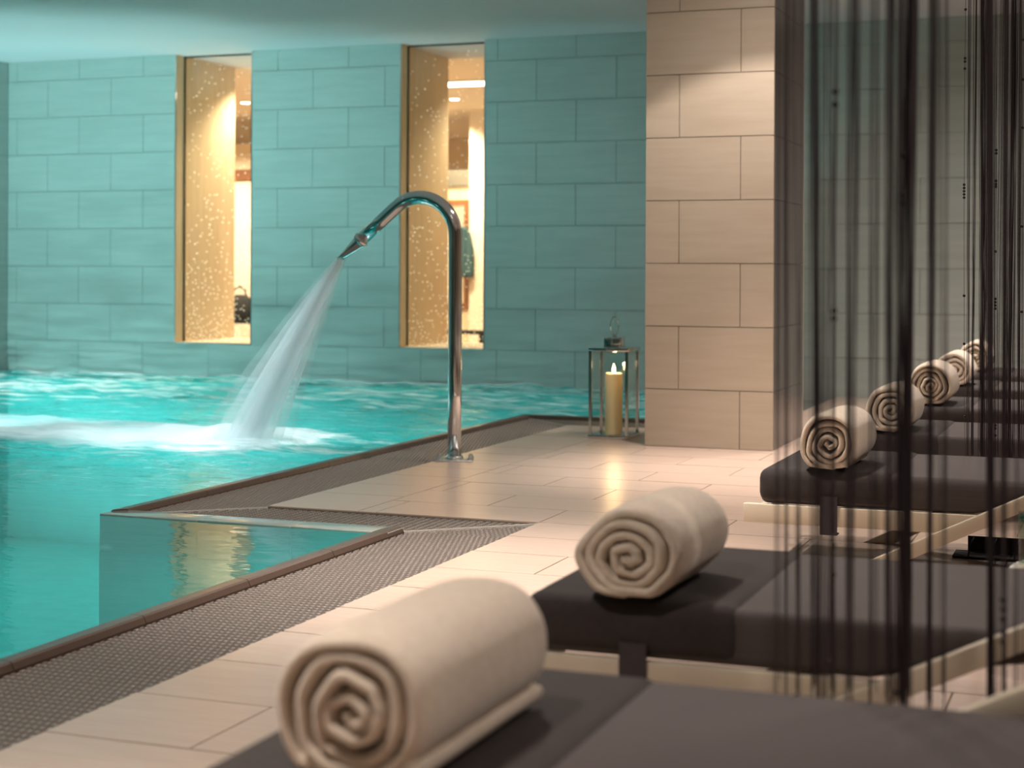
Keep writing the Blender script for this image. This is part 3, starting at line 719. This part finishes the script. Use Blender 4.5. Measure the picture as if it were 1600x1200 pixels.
for i in range(25):
    a = 2*PI*i/24; ring.append((.012*math.sin(a), .032*math.sin(a), LH+.062+.046-.046*math.cos(a)))
MB().tube(ring, .0032, 8, cap=False).build('ring_handle', chrome, ln)
ca = empty('pillar_candle', (LX-.002, LY, .0202), 'burning cream pillar candle inside the glass lantern', 'candle')
MB().lathe([(.043, 0), (.0445, .004), (.0445, .29), (.043, .302), (.038, .306), (.02, .298), (.001, .296)], seg=32).build('wax', waxM, ca)
MB().tube([(0, 0, .296), (.001, 0, .306), (.003, 0, .314)], .0014, 6).build('wick', darkM, ca)
MB().lathe([(.001, .306), (.006, .312), (.0085, .320), (.007, .330), (.004, .341), (.0006, .353)], seg=14).build('flame', flameM, ca)
pl_ = bpy.data.lights.new('candle_light', 'POINT'); pl_.energy = 3.4; pl_.color = (1, .62, .28); pl_.shadow_soft_size = .012
plo = bpy.data.objects.new('candle_light', pl_); COL.objects.link(plo); plo.location = (LX, LY, .36)

# ------------------------------------------------------------------ loungers
def make_lounger():
    r = empty('sun_lounger', (0, 0, 0)); W = .61
    RT = .19; T_ = .285
    for s, y0 in ((0, 0), (1, W-.022)):
        MB().prism([(0, RT-.053), (.56, RT-.053), (.655, RT), (0, RT)], 'y', y0, y0+.022).build('side_rail', frameM, r, bevel=.002)
        yy = y0-.001 if s == 0 else y0+.001
        sl = .5; b0 = .272
        MB().prism([(b0-.03, 0), (b0+.06, 0), (1.62, (1.62-b0)*sl-.031), (1.62, (1.62-b0)*sl)], 'y', yy-(.026 if s == 0 else -.023), yy+(.0 if s == 0 else .049)).build('inclined_bar', frameM, r, bevel=.002)
        MB().prism([(1.02, .33), (1.06, .33), (1.42, 0), (1.37, 0)], 'y', y0, y0+.022).build('rear_leg', frameM, r, bevel=.002)
    for xa, za in ((.02, RT-.045), (.50, RT-.045), (1.03, .31), (1.55, .58)):
        MB().box(xa, .022, za, xa+.03, W-.022, za+.028).build('crossbar', frameM, r, bevel=.002)
    prof = [(.045, RT+.001), (.62, RT+.001), (.80, .225), (.93, .245), (.93, T_), (.045, T_)]
    MB().prism(prof, 'y', .006, W-.006).build('mattress', matM, r, bevel=.03, bseg=4)
    ca_, sa_ = math.cos(.45), math.sin(.45)
    bp_ = [(.935, .245), (.935, T_), (.935+.75*ca_, T_+.75*sa_), (.935+.78*ca_, T_+.75*sa_-.06), (.935+.75*ca_+.03, T_+.75*sa_-.09)]
    MB().prism(bp_, 'y', .006, W-.006).build('backrest_cushion', matM, r, bevel=.02, bseg=3)
    e = .005
    cv = [(.045-e, RT+.0015), (.425, RT+.0015), (.425, T_+e), (.045-e, T_+e)]
    MB().prism(cv, 'y', .006-e, W-.006+e).build('foot_cover', coverM, r, bevel=.03, bseg=4)
    # webbing strap looped under the rail
    st = MB()
    st.box(.215, -.004, .118, .262, -.0005, RT+.03); st.box(.215, -.004, .114, .262, .03, .118)
    st.build('strap', strapM, r)
    return r
LOUNGE = [(1.545, 'nearest lounger in the bottom right corner, mauve mattress with charcoal cover'),
          (2.62, 'second nearest lounger, mauve mattress with charcoal cover behind the blurred string curtain'),
          (4.535, 'third lounger from the front, cream frame end showing beside the bright floor'),
          (5.70, 'fourth lounger from the front, just beyond the sharp far string curtain'),
          (6.93, 'fifth lounger from the front in the receding row'),
          (8.16, 'second last lounger of the row, towards the back wall'),
          (9.39, 'farthest lounger of the row, closest to the back wall')]
proto = make_lounger()
for i, (yy, lab) in enumerate(LOUNGE):
    o = proto if i == 0 else copy_tree(proto)
    o.location = (-1.003, yy, 0); tag(o, lab, 'lounger', 'sun loungers in a row along the pool deck')

# ------------------------------------------------------------------ rolled towels
def make_towel(cx, y0, L, R, turns, seed, flap, sq, zbase, label, tilt=0.0, pinch=0.0):
    rd = random.Random(seed); K = int(turns*40)
    th = R/(turns+.55)*.97; pitch = R/(turns+.55)
    pts = []
    a_end = -PI/2+2*PI*10
    for i in range(K+1):
        t = i/K; a = a_end-2*PI*turns*(1-t)
        rr = R-pitch*turns*(1-t)
        wob = 1+.22*noise.noise((math.cos(a)*1.5+seed*3.7, math.sin(a)*1.5, t*turns*.55))*(1-.75*t)
        rr *= wob
        x = rr*math.cos(a)*1.06; z = rr*math.sin(a)*sq
        if pinch and x < 0: z *= 1-pinch*(x/R)**2*.8
        cz = .70*R*sq
        if z < -cz: z = -cz-(-cz-z)*.15
        x += .008*noise.noise((t*5, seed, 0)); z += .006*noise.noise((t*5, seed, 9))*(1-t)
        pts.append(Vector((x, 0, z)))
    zmin = min(p.z for p in pts)
    if flap:
        last = pts[-1]
        for i in range(1, 9): pts.append(Vector((last.x+flap*i/8, 0, zmin+.0*i+(.010*math.sin(i/8*2.5) if i > 2 else 0))))
    n = len(pts); inn = []
    for i in range(n):
        t = (pts[min(i+1, n-1)]-pts[max(i-1, 0)]).normalized(); nn = Vector((-t.z, 0, t.x))   # towards the axis for a counter-clockwise spiral
        k_ = th*(.8 if i == 0 else 1)
        inn.append(pts[i]+nn*k_)
    m = MB(); NS = 11; off = -zmin
    for j in range(NS):
        s = j/(NS-1); e = abs(2*s-1)
        ee = 1-.045*max(0, (e-.75)/.25)**2
        for ring_i, arr in enumerate((pts, inn)):
            for i, p in enumerate(arr):
                lay = i/n
                yo = (.010*noise.noise((lay*turns*2.5, seed*1.7, 3 if j < NS/2 else 8)))*(1 if e > .85 else 0)
                yo += (-.004 if s < .5 else .004)*(e > .9)*(1-lay)*2
                fx = ee if i <= K else 1
                hx = p.x+tilt*(s-.5)*L
                fl_y = 0
                if i > K: fl_y = .02*math.sin(s*PI)
                m.v.append((hx*1.0 if i > K else p.x*fx+tilt*(s-.5)*L, s*L+yo, (p.z*(fx if i <= K else 1))+off+(0 if i > K else (1-fx)*zmin*-1*0)+.0015*noise.noise((p.x*30, s*6, p.z*30+seed))))
    row = 2*n
    for j in range(NS-1):
        for i in range(n-1):
            a = j*row+i; m.f.append((a, a+1, a+row+1, a+row)); m.sm.append(True)
            b = a+n; m.f.append((b, b+row, b+row+1, b+1)); m.sm.append(True)
        for i in (0, n-1):
            a = j*row+i; m.f.append((a, a+row, a+row+n, a+n)); m.sm.append(True)
    for j in (0, NS-1):
        for i in range(n-1):
            a = j*row+i; m.f.append((a, a+1, a+n+1, a+n)); m.sm.append(True)
    o = m.build('rolled_towel', towelM, None, loc=(cx, y0, zbase))
    sub = o.modifiers.new('soft', 'SUBSURF'); sub.levels = 1; sub.render_levels = 1
    tag(o, label, 'towel', 'rolled towels laid on the loungers'); return o
ZT = .2925
make_towel(-.762, 1.56, .385, .097, 4.3, 1, .075, 1.03, ZT, 'largest blurred rolled cream towel in the foreground, on the nearest lounger', .02)
make_towel(-.765, 2.60, .33, .101, 4.3, 2, 0, .94, ZT, 'rolled cream towel with pointed left fold on the second nearest lounger', .03, .55)
make_towel(-.760, 4.53, .33, .088, 4.5, 3, .05, 1.10, ZT, 'rolled cream towel behind the blurred strings on the third lounger', .03)
make_towel(-.750, 5.70, .33, .090, 4.2, 4, .045, 1.08, ZT, 'rolled cream towel on the fourth lounger, partly behind the thick dark strings', .0)
make_towel(-.755, 6.95, .33, .096, 5.0, 5, 0, 1.10, ZT, 'rolled cream towel on the fifth lounger, right of the thick dark strings', .0)
make_towel(-.775, 8.18, .33, .093, 4.0, 6, 0, 1.06, ZT, 'small rolled cream towel on the second last lounger', .0)
make_towel(-.78, 9.42, .33, .095, 4.0, 7, .04, 1.10, ZT, 'farthest rolled towel, half hidden behind the far string curtain', .0)

# ------------------------------------------------------------------ string curtains
def curtain(Y, bundles, extra, beads, zlo, label, seed, x_end):
    c = empty('string_curtain', (-.48, Y, 0), label, 'curtain', 'string curtains between the loungers'); rd = random.Random(seed)
    MB().box(-.02, -.012, CEIL-.02, x_end+.48, .012, CEIL).build('curtain_rail', steelM, c)
    m = MB(); b = MB()
    def strand(x, yo, lean, rad=.0008, lo=None):
        zl = (zlo if lo is None else lo)+rd.uniform(-.02, .03); ph = rd.random()*9; am = rd.uniform(.001, .004)
        ps = []
        for i in range(7):
            t = i/6; z = CEIL-.02+(zl-CEIL+.02)*t
            ps.append((x+.48+lean*math.sin(PI*t*1.2+ph*.2)+am*math.sin(t*5+ph), yo+.3*am*math.cos(t*4+ph), z))
        m.tube(ps, rad, 4, cap=False); return ps
    for (px, wpx, n) in bundles:
        xc = on_y(px, 560, Y).x; w = abs(on_y(px+wpx, 560, Y).x-xc); ln_ = rd.uniform(-.006, .006)
        for k in range(n): strand(xc+rd.gauss(0, w*.24), rd.gauss(0, .008), ln_+rd.uniform(-.002, .002))
    for (xa, xb, n) in extra:
        for k in range(n): strand(rd.uniform(xa, xb), rd.gauss(0, .01), rd.uniform(-.004, .004))
    x = xb_ = .0
    for (px, pys) in beads:
        xs_ = on_y(px, 500, Y).x; ps = strand(xs_, -.014, 0)
        for py in pys:
            p = on_y(px, py, Y); t = (CEIL-.02-p.z)/(CEIL-.02-ps[-1][2]); k = max(0, min(5, int(t*6))); f = t*6-k
            q = Vector(ps[k]).lerp(Vector(ps[k+1]), max(0, min(1, f)))
            b.ball(tuple(q), .0045, 8, 6)
    tag(m.build('strands', stringM, c), kind='stuff'); tag(b.build('beads', beadM, c), kind='stuff')
    return c
near_b = [(1217, 6, 3), (1230, 7, 6), (1247, 8, 2), (1272, 12, 15), (1296, 6, 4), (1305, 6, 4), (1334, 12, 11), (1366, 8, 7), (1392, 14, 12), (1408, 14, 14), (1424, 20, 40), (1458, 9, 14), (1472, 8, 5), (1545, 16, 26), (1570, 8, 9), (1590, 10, 5), (1620, 20, 20), (1660, 12, 12)]
curtain(2.38, near_b, [(-.46, -.25, 12), (-.13, .9, 170)], [(1309, (145, 165, 485, 497, 850, 895)), (1416, (242, 305, 315)), (1570, (935, 950, 965, 985, 1000)), (1303, (1030,)), (1250, (1085,)), (1405, (1080,))], .215, 'blurred dark string curtain in the foreground hanging between the first two loungers', 11, .95)
far_b = [(1514, 3, 3), (1521, 5, 9), (1535, 12, 40), (1546, 8, 22), (1562, 3, 4), (1570, 8, 20), (1580, 12, 34), (1593, 9, 14), (1612, 14, 30)]
curtain(5.35, far_b, [(-.47, -.3, 14), (-.3, .9, 260)], [(1508, (16, 92, 97, 108, 289, 294, 299, 304, 309, 462, 537, 650)), (1557, (235, 240, 283, 288, 292, 393, 467, 472, 477, 482, 664, 669, 680)), (1598, (63, 125, 200, 354, 487))], .25, 'sharp dark beaded string curtain at the right edge behind the third lounger', 12, .95)

# ------------------------------------------------------------------ side table, cup and basket
tb = empty('side_table', (-.03, 3.78, 0), 'low round white side table between the second and third lounger', 'table')
MB().lathe([(.205, .170), (.21, .174), (.21, .186), (.205, .190)], seg=40).build('table_top', whiteM, tb)
MB().lathe([(.022, .012), (.022, .170)], seg=18).build('column', whiteM, tb); MB().lathe([(.14, 0), (.14, .008), (.1, .012)], seg=30).build('foot_plate', whiteM, tb)
cp = empty('glass_cup', (-.188, 3.80, .1903), 'pale glass cup with a dark green band on the round side table', 'cup')
MB().lathe([(.030, 0), (.032, .004), (.033, .10), (.0325, .118), (.0305, .118), (.0305, .008), (.001, .006)], seg=24).build('body', glass('frost_glass', (.80, .86, .80, 1), .2), cp)
MB().lathe([(.0336, .098), (.0336, .106), (.0331, .106), (.0331, .098)], seg=24).build('rim_band', mat('green_glass', rgb('#1f4a36'), .2), cp)
bk = empty('wire_basket', (-.38, 5.03, 0), 'low black wire basket on the floor under the third lounger', 'basket')
MB().box(-.095, -.06, .001, .30, .06, .006).build('tray', darkM, bk)
MB().box(-.06, .052, .006, .30, .06, .05).build('back_panel', darkM, bk)
for k in range(6):
    xk = -.05+k*.065
    MB().tube([(xk, -.055, .006), (xk+.004, -.058, .03), (xk+.008, -.05, .046), (xk+.008, .05, .046)], .0022, 6).build('wire_hoop', darkM, bk)
